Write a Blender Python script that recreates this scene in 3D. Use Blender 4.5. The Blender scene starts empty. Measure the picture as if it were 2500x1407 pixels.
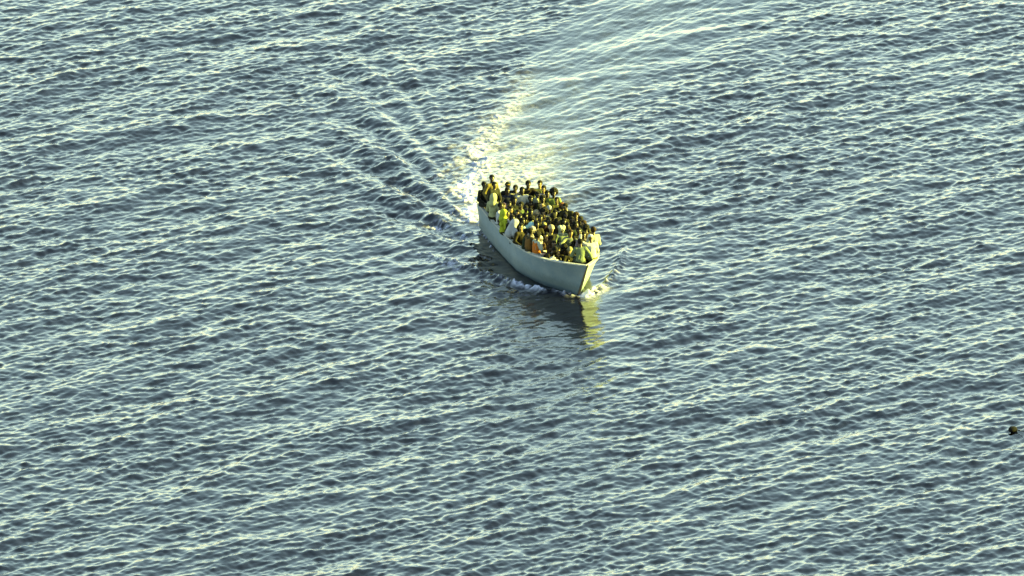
import bpy, bmesh, math, random
import numpy as np
from mathutils import Vector, Matrix
rng = np.random.default_rng(7)
random.seed(7)
R = math.radians
SC = bpy.context.scene
COL = SC.collection

# ---------------------------------------------------------------- camera, sky, sun, exposure
PITCH, DIST = R(17.0), 400.0
cam_d = bpy.data.cameras.new('camera')
cam_d.lens, cam_d.sensor_width = 357.1, 36.0
cam_d.clip_start, cam_d.clip_end = 5.0, 40000.0
cam = bpy.data.objects.new('camera', cam_d)
cam.location = (0, -DIST * math.cos(PITCH), DIST * math.sin(PITCH))
cam.rotation_euler = (R(90) - PITCH, 0, 0)
COL.objects.link(cam)
SC.camera = cam

SUN_AZ, SUN_EL = R(7.0), R(15.0)          # azimuth measured from +X towards +Y
world = bpy.data.worlds.new('World')
SC.world = world
world.use_nodes = True
wn = world.node_tree.nodes
bg = wn['Background']
sky = wn.new('ShaderNodeTexSky')
sky.sky_type = 'NISHITA'
sky.sun_disc = False
sky.sun_elevation = SUN_EL
sky.sun_rotation = R(90) - SUN_AZ
sky.altitude = 800
sky.air_density, sky.dust_density, sky.ozone_density = 1.05, 1.6, 1.2
tint = wn.new('ShaderNodeMix')             # late-day colour balance of the whole sky
tint.data_type, tint.blend_type = 'RGBA', 'MULTIPLY'
tint.inputs[0].default_value = 1.0
tint.inputs[7].default_value = (1.05, 0.985, 0.71, 1)
world.node_tree.links.new(sky.outputs['Color'], tint.inputs[6])
world.node_tree.links.new(tint.outputs[2], bg.inputs['Color'])
bg.inputs['Strength'].default_value = 0.065

sun_d = bpy.data.lights.new('sun', 'SUN')
sun_d.energy = 4.2
sun_d.angle = R(0.6)
sun_d.color = (1.0, 0.94, 0.13)
sun = bpy.data.objects.new('sun', sun_d)
sdir = Vector((math.cos(SUN_EL) * math.cos(SUN_AZ), math.cos(SUN_EL) * math.sin(SUN_AZ), math.sin(SUN_EL)))
sun.rotation_euler = sdir.to_track_quat('Z', 'Y').to_euler()
sun.location = sdir * 200
COL.objects.link(sun)

SC.view_settings.view_transform = 'Standard'
SC.view_settings.look = 'None'
SC.view_settings.gamma = 1.0
SC.view_settings.use_curve_mapping = False
SC.view_settings.exposure = 3.97

# ---------------------------------------------------------------- boat frame: a = metres aft of the stem head, b = metres to port
STEM = np.array([2.95, -1.97])
AFT = np.array([-0.27, 0.9629])
PORT = np.array([0.9629, 0.27])
def bw(a, b):
    p = STEM + a * AFT + b * PORT
    return float(p[0]), float(p[1])
BOAT_YAW = math.atan2(-AFT[1], -AFT[0])    # heading of the bow
LEN = 11.1
TOPW = ([0, .45, .9, 1.35, 1.9, 2.7, 3.7, 5.05, 6.3, 8.0, 9.5, 11.1], [.03, .31, .57, .79, 1.0, 1.24, 1.44, 1.53, 1.54, 1.53, 1.50, 1.42])
BOTW = ([0, 1.08, 1.3, 1.6, 2.2, 3.0, 3.8, 5.05, 6.3, 8.0, 9.5, 11.1], [.0, .015, .10, .23, .54, .92, 1.20, 1.46, 1.48, 1.46, 1.42, 1.32])
SHEER = ([0, .9, 1.9, 2.7, 3.7, 5.0, 6.5, 9, 11.1], [1.50, 1.38, 1.25, 1.16, 1.09, 1.04, 1.0, 1.01, 1.06])
DECK = 0.55

# ---------------------------------------------------------------- materials
def mat(name, color, rough=0.8, var=0.25, scale=6.0, spec=0.3, bump=0.0):
    m = bpy.data.materials.new(name)
    m.use_nodes = True
    nt = m.node_tree
    p = nt.nodes['Principled BSDF']
    tc = nt.nodes.new('ShaderNodeTexCoord')
    nz = nt.nodes.new('ShaderNodeTexNoise')
    nz.inputs['Scale'].default_value = scale
    nz.inputs['Detail'].default_value = 5
    nt.links.new(tc.outputs['Object'], nz.inputs['Vector'])
    mx = nt.nodes.new('ShaderNodeMix')
    mx.data_type = 'RGBA'
    mx.inputs[6].default_value = (*[c * (1 - var) for c in color], 1)
    mx.inputs[7].default_value = (*[min(1, c * (1 + var)) for c in color], 1)
    nt.links.new(nz.outputs['Fac'], mx.inputs[0])
    nt.links.new(mx.outputs[2], p.inputs['Base Color'])
    p.inputs['Roughness'].default_value = rough
    p.inputs['Specular IOR Level'].default_value = spec
    if bump:
        b = nt.nodes.new('ShaderNodeBump')
        b.inputs['Strength'].default_value = bump
        b.inputs['Distance'].default_value = 0.02
        nt.links.new(nz.outputs['Fac'], b.inputs['Height'])
        nt.links.new(b.outputs['Normal'], p.inputs['Normal'])
    return m

def link_mesh(name, me, m=None, parent=None):
    o = bpy.data.objects.new(name, me)
    COL.objects.link(o)
    if m is not None:
        if me.materials:
            o.material_slots[0].link = 'OBJECT'
            o.material_slots[0].material = m
        else:
            me.materials.append(m)
    if parent is not None:
        o.parent = parent
    return o

def tag(o, label=None, cat=None, group=None, kind=None):
    if label: o['label'] = label
    if cat: o['category'] = cat
    if group: o['group'] = group
    if kind: o['kind'] = kind
    return o

def grid_mesh(name, V, nx, ny, smooth=True):
    me = bpy.data.meshes.new(name)
    me.vertices.add(nx * ny)
    me.vertices.foreach_set('co', V.astype(np.float32).ravel())
    i = np.arange(nx * ny).reshape(nx, ny)
    q = np.stack([i[:-1, :-1], i[1:, :-1], i[1:, 1:], i[:-1, 1:]], -1).reshape(-1, 4)
    n = len(q)
    me.loops.add(4 * n)
    me.loops.foreach_set('vertex_index', q.ravel().astype(np.int32))
    me.polygons.add(n)
    me.polygons.foreach_set('loop_start', (np.arange(n) * 4).astype(np.int32))
    me.polygons.foreach_set('loop_total', np.full(n, 4, np.int32))
    me.polygons.foreach_set('use_smooth', np.full(n, smooth, bool))
    me.update(calc_edges=True)
    return me

# ---------------------------------------------------------------- the sea
DX, DY, NF = 0.05, 0.10, 1024
PX, PY = DX * NF, DY * NF
kx = 2 * np.pi * np.fft.fftfreq(NF, DX)[:, None]
ky = 2 * np.pi * np.fft.fftfreq(NF, DY)[None, :]
K = np.sqrt(kx ** 2 + ky ** 2) + 1e-9
ANG = np.arctan2(ky, kx)
def noise_fft(spec, seed):
    r = np.random.default_rng(seed)
    w = r.normal(size=(NF, NF)) + 1j * r.normal(size=(NF, NF))
    return w * np.sqrt(spec)
def lobe(deg, p):
    return np.abs(np.cos(ANG - R(deg))) ** p
def real(F):
    h = np.real(np.fft.ifft2(F))
    return h
def shaped(lam0, power, direction, seed, lam_min=0.16):
    """height spectrum: long cut-off lam0, falls as k^-power, short cut-off lam_min"""
    k0, k1 = 2 * np.pi / lam0, 2 * np.pi / lam_min
    s = np.exp(-(k0 / K) ** 2 * 1.0) * K ** (-power) * np.exp(-(K / k1) ** 2) * direction
    s[0, 0] = 0
    return noise_fft(s, seed)
WD = 135.0     # heading of the main wave train, degrees from +X (crests lie at WD-90)
DIRN = 1.0 * lobe(WD, 18) + 0.36 * lobe(WD - 36, 8) + 0.16 * lobe(42, 8) + 0.012
F_all = shaped(2.0, 3.15, DIRN, 11, 0.15)
F_swell = shaped(4.6, 5.0, lobe(WD + 2, 6), 12, 0.9)
slope = math.sqrt(np.mean(real(1j * kx * F_all) ** 2) + np.mean(real(1j * ky * F_all) ** 2))
F_all *= 0.235 / slope
sl2 = math.sqrt(np.mean(real(1j * kx * F_swell) ** 2) + np.mean(real(1j * ky * F_swell) ** 2))
F_all += F_swell * (0.055 / sl2)
LOWM = 1 / (1 + (K / (2 * np.pi / 1.3)) ** 6)
F_low, F_high = F_all * LOWM, F_all * (1 - LOWM)
H_low, H_high = real(F_low), real(F_high)
CH = 0.3
Dx_l, Dy_l = real(1j * kx / K * F_low) * CH, real(1j * ky / K * F_low) * CH
Dx_h, Dy_h = real(1j * kx / K * F_high) * CH, real(1j * ky / K * F_high) * CH
def unit(a):
    return (a - a.mean()) / a.std()
N_mid = unit(real(noise_fft(np.exp(-(2.2 / (K * 1.0)) ** 2) * K ** -3.2, 21)))      # blotches of half a metre to 3 m
kk = np.sqrt((kx * 1.0) ** 2 + (ky * 0.55) ** 2) + 1e-9
N_fine = unit(real(noise_fft(np.exp(-(9 / kk) ** 2) * kk ** -2.6, 22)))               # froth of a few centimetres to 0.4 m
kk2 = np.exp(-(5.0 / K) ** 2) * K ** -3.4 * lobe(150, 40)
N_streak = unit(real(noise_fft(kk2, 24)))                                               # long smooth streaks
N_swirl = unit(real(noise_fft(np.exp(-(1.5 / K) ** 2) * K ** -5.0 * lobe(135, 8), 25)))
N_gust = unit(real(noise_fft(np.exp(-(K / 0.9) ** 2), 23)))                           # gust patches of several metres

IX0, IX1 = int((-25.5) / DX), int(25.5 / DX)
IY0, IY1 = int((-40.0) / DY), int(45.0 / DY)
xi, yi = np.arange(IX0, IX1 + 1), np.arange(IY0, IY1 + 1)
def outer(edge, sign, first):
    out, d, p = [], first, edge
    while abs(p) < 16000:
        d *= 1.22
        p = p + sign * d
        out.append(p)
    return np.array(out)
xf, yf = xi * DX, yi * DY
xs = np.concatenate([outer(xf[0], -1, DX)[::-1], xf, outer(xf[-1], 1, DX)])
ys = np.concatenate([outer(yf[0], -1, DY)[::-1], yf, outer(yf[-1], 1, DY)])
gx = np.round(xs / DX).astype(int) % NF
gy = np.round(ys / DY).astype(int) % NF
sp = np.maximum(np.gradient(xs)[:, None] / DX, np.gradient(ys)[None, :] / DY)
fade_lo = np.clip(1.6 - sp / 12.0, 0, 1)
fade_hi = np.clip(1.5 - sp / 3.0, 0, 1)
def take(a):
    return a[np.ix_(gx, gy)]
nxs, nys = len(xs), len(ys)
X, Y = np.meshgrid(xs, ys, indexing='ij')

def smooth_curve(pts, step=0.15):
    pts = np.array(pts, float)
    t = np.concatenate([[0], np.cumsum(np.linalg.norm(np.diff(pts, axis=0), axis=1))])
    tt = np.arange(0, t[-1], step)
    c = np.stack([np.interp(tt, t, pts[:, 0]), np.interp(tt, t, pts[:, 1])], 1)
    for _ in range(12):
        c[1:-1] = (c[:-2] + c[1:-1] * 2 + c[2:]) / 4
    return c, tt
def curve_coords(curve, tt, bx, by):
    """distance along and signed distance from a curve on the rectangular grid bx, by (positive to the curve's right going forward)"""
    out_s, out_n = np.empty((len(bx), len(by))), np.empty((len(bx), len(by)))
    tan = np.gradient(curve, axis=0)
    tan /= np.linalg.norm(tan, axis=1)[:, None] + 1e-9
    for i, x in enumerate(bx):
        dx = x - curve[:, 0][None, :]
        dy = by[:, None] - curve[:, 1][None, :]
        j = np.argmin(dx ** 2 + dy ** 2, axis=1)
        r = np.arange(len(by))
        ddx, ddy = dx[0, j] if dx.shape[0] == 1 else dx[r, j], dy[r, j]
        al = ddx * tan[j, 0] + ddy * tan[j, 1]
        out_s[i] = tt[j] + al
        d = np.sqrt(ddx ** 2 + ddy ** 2)
        out_n[i] = np.sign(ddx * tan[j, 1] - ddy * tan[j, 0]) * d
    return out_s, out_n
# wake work grid (coarse), brought up to the full grid by bilinear interpolation
cx, cy = np.arange(-24, 24.01, 0.10), np.arange(-8, 46.01, 0.2)
def up(a, gx_=cx, gy_=cy, fill=0.0):
    fx = (xs - gx_[0]) / (gx_[1] - gx_[0]); fy = (ys - gy_[0]) / (gy_[1] - gy_[0])
    ix = np.clip(fx.astype(int), 0, len(gx_) - 2); iy = np.clip(fy.astype(int), 0, len(gy_) - 2)
    tx = np.clip(fx - ix, 0, 1)[:, None]; ty = np.clip(fy - iy, 0, 1)[None, :]
    a0 = a[np.ix_(ix, iy)] * (1 - tx) + a[np.ix_(ix + 1, iy)] * tx
    a1 = a[np.ix_(ix, iy + 1)] * (1 - tx) + a[np.ix_(ix + 1, iy + 1)] * tx
    return a0 * (1 - ty) + a1 * ty
track, tr_t = smooth_curve([bw(.8, 0), bw(4, 0), bw(8, 0), bw(11.1, 0), (-.3, 11.5), (-.2, 15), (.3, 19), (1.0, 23), (2.0, 27.5), (3.3, 33), (5, 39), (7.5, 47)])
S, Nn = curve_coords(track, tr_t, cx, cy)
left_edge, le_t = smooth_curve([bw(10.7, -1.3), (-1.7, 11), (-1.95, 14.5), (-1.45, 16.8), (-1.4, 20), (-1.0, 22.8), (-.1, 25.7), (.45, 30), (1.3, 35), (2.8, 41), (4.5, 47)])
S2, N2 = curve_coords(left_edge, le_t, cx, cy)
right_edge, re_t = smooth_curve([bw(10.7, 1.3), (1.7, 12), (2.7, 16), (3.6, 21.8), (5.0, 27), (7.0, 33), (9.5, 39), (13, 46)])
S3, N3 = curve_coords(right_edge, re_t, cx, cy)
def sig(a):
    return 1 / (1 + np.exp(-np.clip(a, -30, 30)))
behind = sig((S - 9.6) * 3)
inside = sig(N2 / 0.22) * sig(-N3 / 0.9) * behind          # the churned, smoothed band behind the stern
# ship waves (point source, deep water), laid along the curved track
V0 = 3.1
k0 = 9.81 / V0 ** 2
zk = np.zeros_like(S)
cl, wts = np.linspace(-1, 1, 260), None
wedge = sig((0.50 * S + 0.5 - np.abs(Nn)) * 1.6) * sig((S - 0.3) * 4)
for t in cl:
    th = t * R(76)
    kq = k0 / math.cos(th) ** 2
    A = math.exp(-((abs(th) - R(58)) / R(13)) ** 2) + 0.10 * math.cos(th)
    zk += A * np.sin(kq * (S * math.cos(th) + Nn * math.sin(th)) + 0.6) * (1 if t > -9 else 0)
zk *= wedge * 0.55 / np.sqrt(1 + np.abs(S) * 0.15)
zk *= 0.021
zk *= (1 - 0.85 * inside) * (1 - np.exp(-(np.maximum(0, np.abs(Nn) - 1.4) / 0.8) ** 2) * (S < 12))
zk *= np.clip(1.15 - S / 45, 0, 1) * np.where(Nn > 0, 0.4, 1.0)
zk = 0.10 * np.tanh(zk * 1.05 / 0.10)
HK = up(zk)
INS = up(inside) * ((X > -24) & (X < 24) & (Y > -8))
Sg, Ng = up(S), up(Nn)
fadeout = np.clip((45.5 - Y) / 4, 0, 1)

# bow waves: a ridge thrown out from each side of the stem
def ridge(pts, width, amp):
    c, tt = smooth_curve(pts, 0.1)
    bx, by = np.arange(-8, 8.01, 0.1), np.arange(-4, 14.01, 0.2)
    s, n = curve_coords(c, tt, bx, by)
    L = tt[-1]
    prof = np.clip(s / 0.4, 0, 1) * np.clip((L - s) / (L * 0.6), 0, 1)
    body = np.exp(-(n / width) ** 2) * prof
    body *= ((s > 0) & (s < L))
    m = ((X > -8) & (X < 8) & (Y > -4) & (Y < 14))
    return up(body, bx, by) * m * amp, up(n, bx, by), up(s, bx, by), m
ridL, nL, sL, mL = ridge([bw(1.0, -.05), bw(1.4, -.62), bw(2.1, -1.35), bw(3.2, -2.1), bw(5.2, -3.1), bw(7.2, -4.0), bw(9.4, -4.9)], 0.26, 0.17)
ridR, nR, sR, mR = ridge([bw(1.05, .05), bw(1.4, .65), bw(1.95, 1.25), bw(2.9, 1.85), bw(4.5, 2.6), bw(6.7, 3.5), bw(9, 4.4)], 0.22, 0.16)

lo = (1 - 0.68 * INS) * fade_lo * (1 + 0.05 * take(N_gust))
hi = (1 - 0.84 * INS) * fade_hi * (1 + 0.09 * take(N_gust))
Z = take(H_low) * lo + take(H_high) * hi + HK * np.clip(0.9 + 0.3 * take(N_mid), 0.2, 1.6) + ridL + ridR
Z += INS * (0.006 * take(N_mid) + 0.008 * take(N_streak) + 0.024 * take(N_swirl)) + (ridL + ridR) * 0.22 * take(N_fine) * (np.abs(sp) < 4)

# the hull presses a shallow trough alongside and shelters the water close to it
sa = ((X - STEM[0]) * AFT[0] + (Y - STEM[1]) * AFT[1])
sb = ((X - STEM[0]) * PORT[0] + (Y - STEM[1]) * PORT[1])
hd = np.sqrt(np.maximum(0, np.abs(sb) - np.interp(sa, BOTW[0], BOTW[1])) ** 2 + np.maximum(0, np.maximum(1.1 - sa, sa - LEN)) ** 2)
near = np.exp(-(hd / 0.8) ** 2)
Z -= near * (0.09 + (Z - ridL - ridR) * 0.75)
lee = np.exp(-((X - 2.3) / 2.3) ** 4 - ((Y + 3.6) / 3.8) ** 4)
Z -= lee * (take(H_low) * lo * 0.92 + take(H_high) * hi * 0.70)

# ---- foam: how much froth lies on each point of the water
nm, nf = take(N_mid), take(N_fine)
def blob(v, lo_, hi_):
    return np.clip((v - lo_) / (hi_ - lo_), 0, 1)
E2, SS2 = up(N2), up(S2)
inb = ((X > -12) & (X < 14) & (Y > 5))
wob = E2 + 0.22 * nm
rib = np.exp(-((wob - 0.22) / (0.25 + 0.035 * np.clip(SS2, 0, 8))) ** 2) * np.clip(1.35 - SS2 / 18, 0, 1) * inb
foam = rib * blob(nm * 0.34 + nf * 0.40 + 0.95, 0.0, 1.6) * 1.25
rib2 = np.exp(-((E2 + .35 + 0.3 * nm) / 0.9) ** 2) * np.clip(1.1 - SS2 / 14, 0, 1) * inb
foam = np.maximum(foam, rib2 * blob(nf * .8 + nm * .5, 0.7, 1.8) * 0.8)
veil = INS * np.exp(-((Ng - 0.3) / 1.7) ** 2) * np.clip(1.25 - (Sg - 10.5) / 12, 0, 1)
foam = np.maximum(foam, veil * (0.46 + 0.08 * nm + 0.16 * nf + 0.05 * take(N_streak)))
veil2 = INS * np.clip(1.0 - (Sg - 9.8) / 30, 0, 1)
foam = np.maximum(foam, veil2 * (-0.02 + 0.03 * nm + .04 * nf))
def bow_foam(n, s, m, s0, s1, w, thr=0.0):
    e = np.exp(-((n + 0.05 * nm) / w) ** 2) * np.clip((s - s0) / 0.25, 0, 1) * np.clip((s1 - s) / 1.0, 0, 1) * m
    return e * blob(nf * 0.5 + nm * 0.4 + 0.55 - thr, 0.1, 1.1)
foam = np.maximum(foam, bow_foam(nL, sL, mL, 0.15, 1.2, 0.16) * 1.1)
foam = np.maximum(foam, bow_foam(nL, sL, mL, 1.3, 4.2, 0.15, .15) * 0.95)
foam = np.maximum(foam, bow_foam(nL + .1, sL, mL, 3.0, 9.5, 0.5, .75) * 0.55)
foam = np.maximum(foam, bow_foam(nR - .10, sR, mR, -0.1, 1.6, 0.32, -.5) * 1.2)
foam = np.maximum(foam, bow_foam(nR, sR, mR, 1.6, 3.6, 0.12, .8) * 0.6)
foam = np.clip(foam, 0, 1) * fadeout
Z += foam * 0.035 * (1 + 0.8 * nf) * (sp < 6)

# keep water out of the hull
hullw = np.interp(sa, BOTW[0], BOTW[1]) - 0.10
within = (sa > 1.15) & (sa < LEN - .1) & (np.abs(sb) < hullw)
Z = np.where(within, -0.30, Z)
XX = X + (take(Dx_l) * lo + take(Dx_h) * hi) * ~within
YY = Y + (take(Dy_l) * lo + take(Dy_h) * hi) * ~within
sea_me = grid_mesh('water', np.stack([XX, YY, Z], -1).reshape(-1, 3), nxs, nys)
for nm_, arr in (('foam', foam), ('churn', np.clip(INS * np.exp(-((Ng - 0.6) / 2.4) ** 2) * (0.7 * np.exp(-np.maximum(0, Sg - 11) / 8) + 0.3 * np.exp(-np.maximum(0, Sg - 11) / 30)) * (0.85 + 0.22 * nm + 0.2 * nf), 0, 1))):
    at_ = sea_me.attributes.new(nm_, 'FLOAT', 'POINT')
    at_.data.foreach_set('value', arr.astype(np.float32).ravel())

def water_material():
    m = bpy.data.materials.new('sea_water')
    m.use_nodes = True
    nt = m.node_tree
    L = nt.links.new
    p = nt.nodes['Principled BSDF']
    out = nt.nodes['Material Output']
    tc = nt.nodes.new('ShaderNodeTexCoord')
    a = nt.nodes.new('ShaderNodeAttribute'); a.attribute_name = 'foam'
    ch = nt.nodes.new('ShaderNodeAttribute'); ch.attribute_name = 'churn'
    # body colour: deep blue, milky where air has been churned in
    body = nt.nodes.new('ShaderNodeMix'); body.data_type = 'RGBA'
    body.inputs[6].default_value = (0.0010, 0.0012, 0.0050, 1)
    body.inputs[7].default_value = (0.040, 0.048, 0.068, 1)
    L(ch.outputs['Fac'], body.inputs[0])
    L(body.outputs[2], p.inputs['Base Color'])
    p.inputs['IOR'].default_value = 1.34
    p.inputs['Roughness'].default_value = 0.05
    mp = nt.nodes.new('ShaderNodeMapping')
    mp.inputs['Rotation'].default_value = (0, 0, -R(WD - 90))
    mp.inputs['Scale'].default_value = (0.5, 1.0, 1.0)
    L(tc.outputs['Object'], mp.inputs['Vector'])
    n1 = nt.nodes.new('ShaderNodeTexNoise')
    n1.inputs['Scale'].default_value = 9.0
    n1.inputs['Detail'].default_value = 4
    n1.inputs['Roughness'].default_value = 0.6
    L(mp.outputs['Vector'], n1.inputs['Vector'])
    b = nt.nodes.new('ShaderNodeBump')
    b.inputs['Strength'].default_value = 0.35
    b.inputs['Distance'].default_value = 0.02
    L(n1.outputs['Fac'], b.inputs['Height'])
    L(b.outputs['Normal'], p.inputs['Normal'])
    # froth
    f = nt.nodes.new('ShaderNodeBsdfPrincipled')
    f.inputs['Base Color'].default_value = (0.32, 0.33, 0.45, 1)
    f.inputs['Roughness'].default_value = 0.9
    f.inputs['Specular IOR Level'].default_value = 0.2
    n2 = nt.nodes.new('ShaderNodeTexNoise')
    n2.inputs['Scale'].default_value = 14.0
    n2.inputs['Detail'].default_value = 6
    n2.inputs['Roughness'].default_value = 0.65
    L(tc.outputs['Object'], n2.inputs['Vector'])
    ad = nt.nodes.new('ShaderNodeMath'); ad.operation = 'MULTIPLY_ADD'
    L(n2.outputs['Fac'], ad.inputs[0]); ad.inputs[1].default_value = 1.6; ad.inputs[2].default_value = -0.8
    ml = nt.nodes.new('ShaderNodeMath'); ml.operation = 'MULTIPLY_ADD'
    sq = nt.nodes.new('ShaderNodeMath'); sq.operation = 'MULTIPLY'
    L(a.outputs['Fac'], sq.inputs[0]); sq.inputs[1].default_value = 2.2
    mn = nt.nodes.new('ShaderNodeMath'); mn.operation = 'MINIMUM'; mn.inputs[1].default_value = 1.0
    L(sq.outputs[0], mn.inputs[0])
    L(ad.outputs[0], ml.inputs[0]); L(mn.outputs[0], ml.inputs[1]); L(a.outputs['Fac'], ml.inputs[2])
    ml.use_clamp = True
    mix = nt.nodes.new('ShaderNodeMixShader')
    L(ml.outputs[0], mix.inputs['Fac'])
    L(p.outputs[0], mix.inputs[1]); L(f.outputs[0], mix.inputs[2])
    L(mix.outputs[0], out.inputs['Surface'])
    return m
tag(link_mesh('water', sea_me, water_material()), kind='structure')

# ---------------------------------------------------------------- the boat
def prof(tab, a):
    return float(np.interp(a, tab[0], tab[1]))
PAINT = mat('hull_paint', (0.100, 0.130, 0.160), 0.55, 0.10, 2.2, 0.35, 0.15)
def paint_wear(m):
    """scuffs, salt bloom and a few rust runs on the painted planking"""
    nt = m.node_tree
    L = nt.links.new
    p = nt.nodes['Principled BSDF']
    base = p.inputs['Base Color'].links[0].from_socket
    tc = nt.nodes.new('ShaderNodeTexCoord')
    mp = nt.nodes.new('ShaderNodeMapping'); mp.inputs['Scale'].default_value = (5.0, 5.0, 0.7)
    L(tc.outputs['Object'], mp.inputs['Vector'])
    n = nt.nodes.new('ShaderNodeTexNoise'); n.inputs['Scale'].default_value = 3.0; n.inputs['Detail'].default_value = 7
    L(mp.outputs['Vector'], n.inputs['Vector'])
    cr = nt.nodes.new('ShaderNodeValToRGB')
    cr.color_ramp.elements[0].position, cr.color_ramp.elements[0].color = 0.60, (0, 0, 0, 1)
    cr.color_ramp.elements[1].position, cr.color_ramp.elements[1].color = 0.78, (0.5, 0.5, 0.5, 1)
    L(n.outputs['Fac'], cr.inputs['Fac'])
    mx = nt.nodes.new('ShaderNodeMix'); mx.data_type = 'RGBA'
    L(cr.outputs['Color'], mx.inputs[0]); L(base, mx.inputs[6]); mx.inputs[7].default_value = (0.20, 0.17, 0.13, 1)
    sp_ = nt.nodes.new('ShaderNodeTexNoise'); sp_.inputs['Scale'].default_value = 38.0; sp_.inputs['Detail'].default_value = 3
    L(tc.outputs['Object'], sp_.inputs['Vector'])
    cr2 = nt.nodes.new('ShaderNodeValToRGB')
    cr2.color_ramp.elements[0].position, cr2.color_ramp.elements[0].color = 0.35, (0.66, 0.78, 0.88, 1)
    cr2.color_ramp.elements[1].position, cr2.color_ramp.elements[1].color = 0.65, (1.26, 1.14, 1.08, 1)
    L(sp_.outputs['Fac'], cr2.inputs['Fac'])
    mx2 = nt.nodes.new('ShaderNodeMix'); mx2.data_type = 'RGBA'; mx2.blend_type = 'MULTIPLY'
    mx2.inputs[0].default_value = 1.0
    L(mx.outputs[2], mx2.inputs[6]); L(cr2.outputs['Color'], mx2.inputs[7])
    # wet, darker band just above the water
    sx = nt.nodes.new('ShaderNodeSeparateXYZ'); L(tc.outputs['Object'], sx.inputs[0])
    ma = nt.nodes.new('ShaderNodeMath'); ma.operation = 'MULTIPLY_ADD'; L(n.outputs['Fac'], ma.inputs[0]); ma.inputs[1].default_value = -0.5; L(sx.outputs['Z'], ma.inputs[2])
    cw = nt.nodes.new('ShaderNodeValToRGB')
    cw.color_ramp.elements[0].position, cw.color_ramp.elements[0].color = 0.0, (0.62, 0.64, 0.62, 1)
    cw.color_ramp.elements[1].position, cw.color_ramp.elements[1].color = 0.30, (1, 1, 1, 1)
    L(ma.outputs[0], cw.inputs['Fac'])
    mx3 = nt.nodes.new('ShaderNodeMix'); mx3.data_type = 'RGBA'; mx3.blend_type = 'MULTIPLY'; mx3.inputs[0].default_value = 1.0
    L(mx2.outputs[2], mx3.inputs[6]); L(cw.outputs['Color'], mx3.inputs[7])
    big = nt.nodes.new('ShaderNodeTexNoise'); big.inputs['Scale'].default_value = 1.6; big.inputs['Detail'].default_value = 6
    L(tc.outputs['Object'], big.inputs['Vector'])
    cb = nt.nodes.new('ShaderNodeValToRGB')
    cb.color_ramp.elements[0].position, cb.color_ramp.elements[0].color = 0.3, (0.78, 0.86, 0.90, 1)
    cb.color_ramp.elements[1].position, cb.color_ramp.elements[1].color = 0.7, (1.18, 1.14, 1.06, 1)
    L(big.outputs['Fac'], cb.inputs['Fac'])
    mx4 = nt.nodes.new('ShaderNodeMix'); mx4.data_type = 'RGBA'; mx4.blend_type = 'MULTIPLY'; mx4.inputs[0].default_value = 1.0
    L(mx3.outputs[2], mx4.inputs[6]); L(cb.outputs['Color'], mx4.inputs[7])
    L(mx4.outputs[2], p.inputs['Base Color'])
paint_wear(PAINT)
RAIL = mat('rail_paint', (0.20, 0.20, 0.19), 0.6, 0.2, 9.0, 0.3, 0.2)
WOOD = mat('dark_wood', (0.07, 0.05, 0.03), 0.8, 0.35, 7.0, 0.2, 0.4)
INNER = mat('inner_planking', (0.10, 0.09, 0.07), 0.8, 0.3, 5.0, 0.2, 0.3)

boat = bpy.data.objects.new('open_boat', None)
COL.objects.link(boat)
boat.location = (*bw(LEN / 2, 0), 0)
boat.rotation_euler = (0, 0, BOAT_YAW)
tag(boat, 'long open wooden boat with pale blue-grey hull, packed with people', 'boat')
def bl(a, b, z):            # boat-local coordinates: x forward, y to port
    return (LEN / 2 - a, b, z)

ts = list(np.concatenate([np.linspace(0, 0.12, 9)[:-1], np.linspace(0.12, 0.4, 10)[:-1], np.linspace(0.4, 1, 18)]))
def station(t, inset=0.0, z_top_off=0.0, z_bot=-0.35, side=1, nz=9):
    """points of one side of a frame from keel line up to the rail; t = 0 stem, 1 stern"""
    out = []
    for j in range(nz):
        f = j / (nz - 1)
        at_ = t * LEN
        ab = 1.08 + 0.14 + t * (LEN - 1.22)          # aft position at the water; the stem is raked
        zt = prof(SHEER, at_) + z_top_off
        z = z_bot + (zt - z_bot) * f
        fa = (z - 0.0) / prof(SHEER, at_)
        a = ab + (at_ - ab) * max(-0.25, min(1, fa)) if t < 1 else LEN - 0.02 * (1 - f)
        wt, wb = prof(TOPW, at_), prof(BOTW, ab)
        g = max(0.0, min(1.0, fa))
        w = wb + (wt - wb) * (g ** 1.5)
        if fa < 0: w = wb * (1 + fa * 0.5)
        w = max(0.012, w - inset)
        out.append(bl(a, side * w, z))
    return out
def shell(inset, z_top_off, z_bot, flip, nz=9):
    bm = bmesh.new()
    rows = []
    for side in (-1, 1):
        rows.append([[bm.verts.new(p) for p in station(t, inset, z_top_off, z_bot, side, nz)] for t in ts])
    for k, side in enumerate((-1, 1)):
        for i in range(len(ts) - 1):
            for j in range(nz - 1):
                q = [rows[k][i][j], rows[k][i + 1][j], rows[k][i + 1][j + 1], rows[k][i][j + 1]]
                if (side == 1) ^ flip: q.reverse()
                bm.faces.new(q)
    for j in range(nz - 1):     # stem closing strip and transom
        q = [rows[0][0][j], rows[0][0][j + 1], rows[1][0][j + 1], rows[1][0][j]]
        bm.faces.new(q if not flip else q[::-1])
        q = [rows[0][-1][j], rows[1][-1][j], rows[1][-1][j + 1], rows[0][-1][j + 1]]
        bm.faces.new(q if not flip else q[::-1])
    return bm
def fin(bm, name, m, parent, smooth_deg=35):
    bmesh.ops.recalc_face_normals(bm, faces=bm.faces) if smooth_deg < 0 else None
    me = bpy.data.meshes.new(name)
    bm.to_mesh(me)
    bm.free()
    if smooth_deg:
        for p in me.polygons: p.use_smooth = True
        try: me.set_sharp_from_angle(angle=R(abs(smooth_deg)))
        except Exception: pass
    return link_mesh(name, me, m, parent)
fin(shell(0, 0, -0.35, False), 'hull', PAINT, boat)
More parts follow.
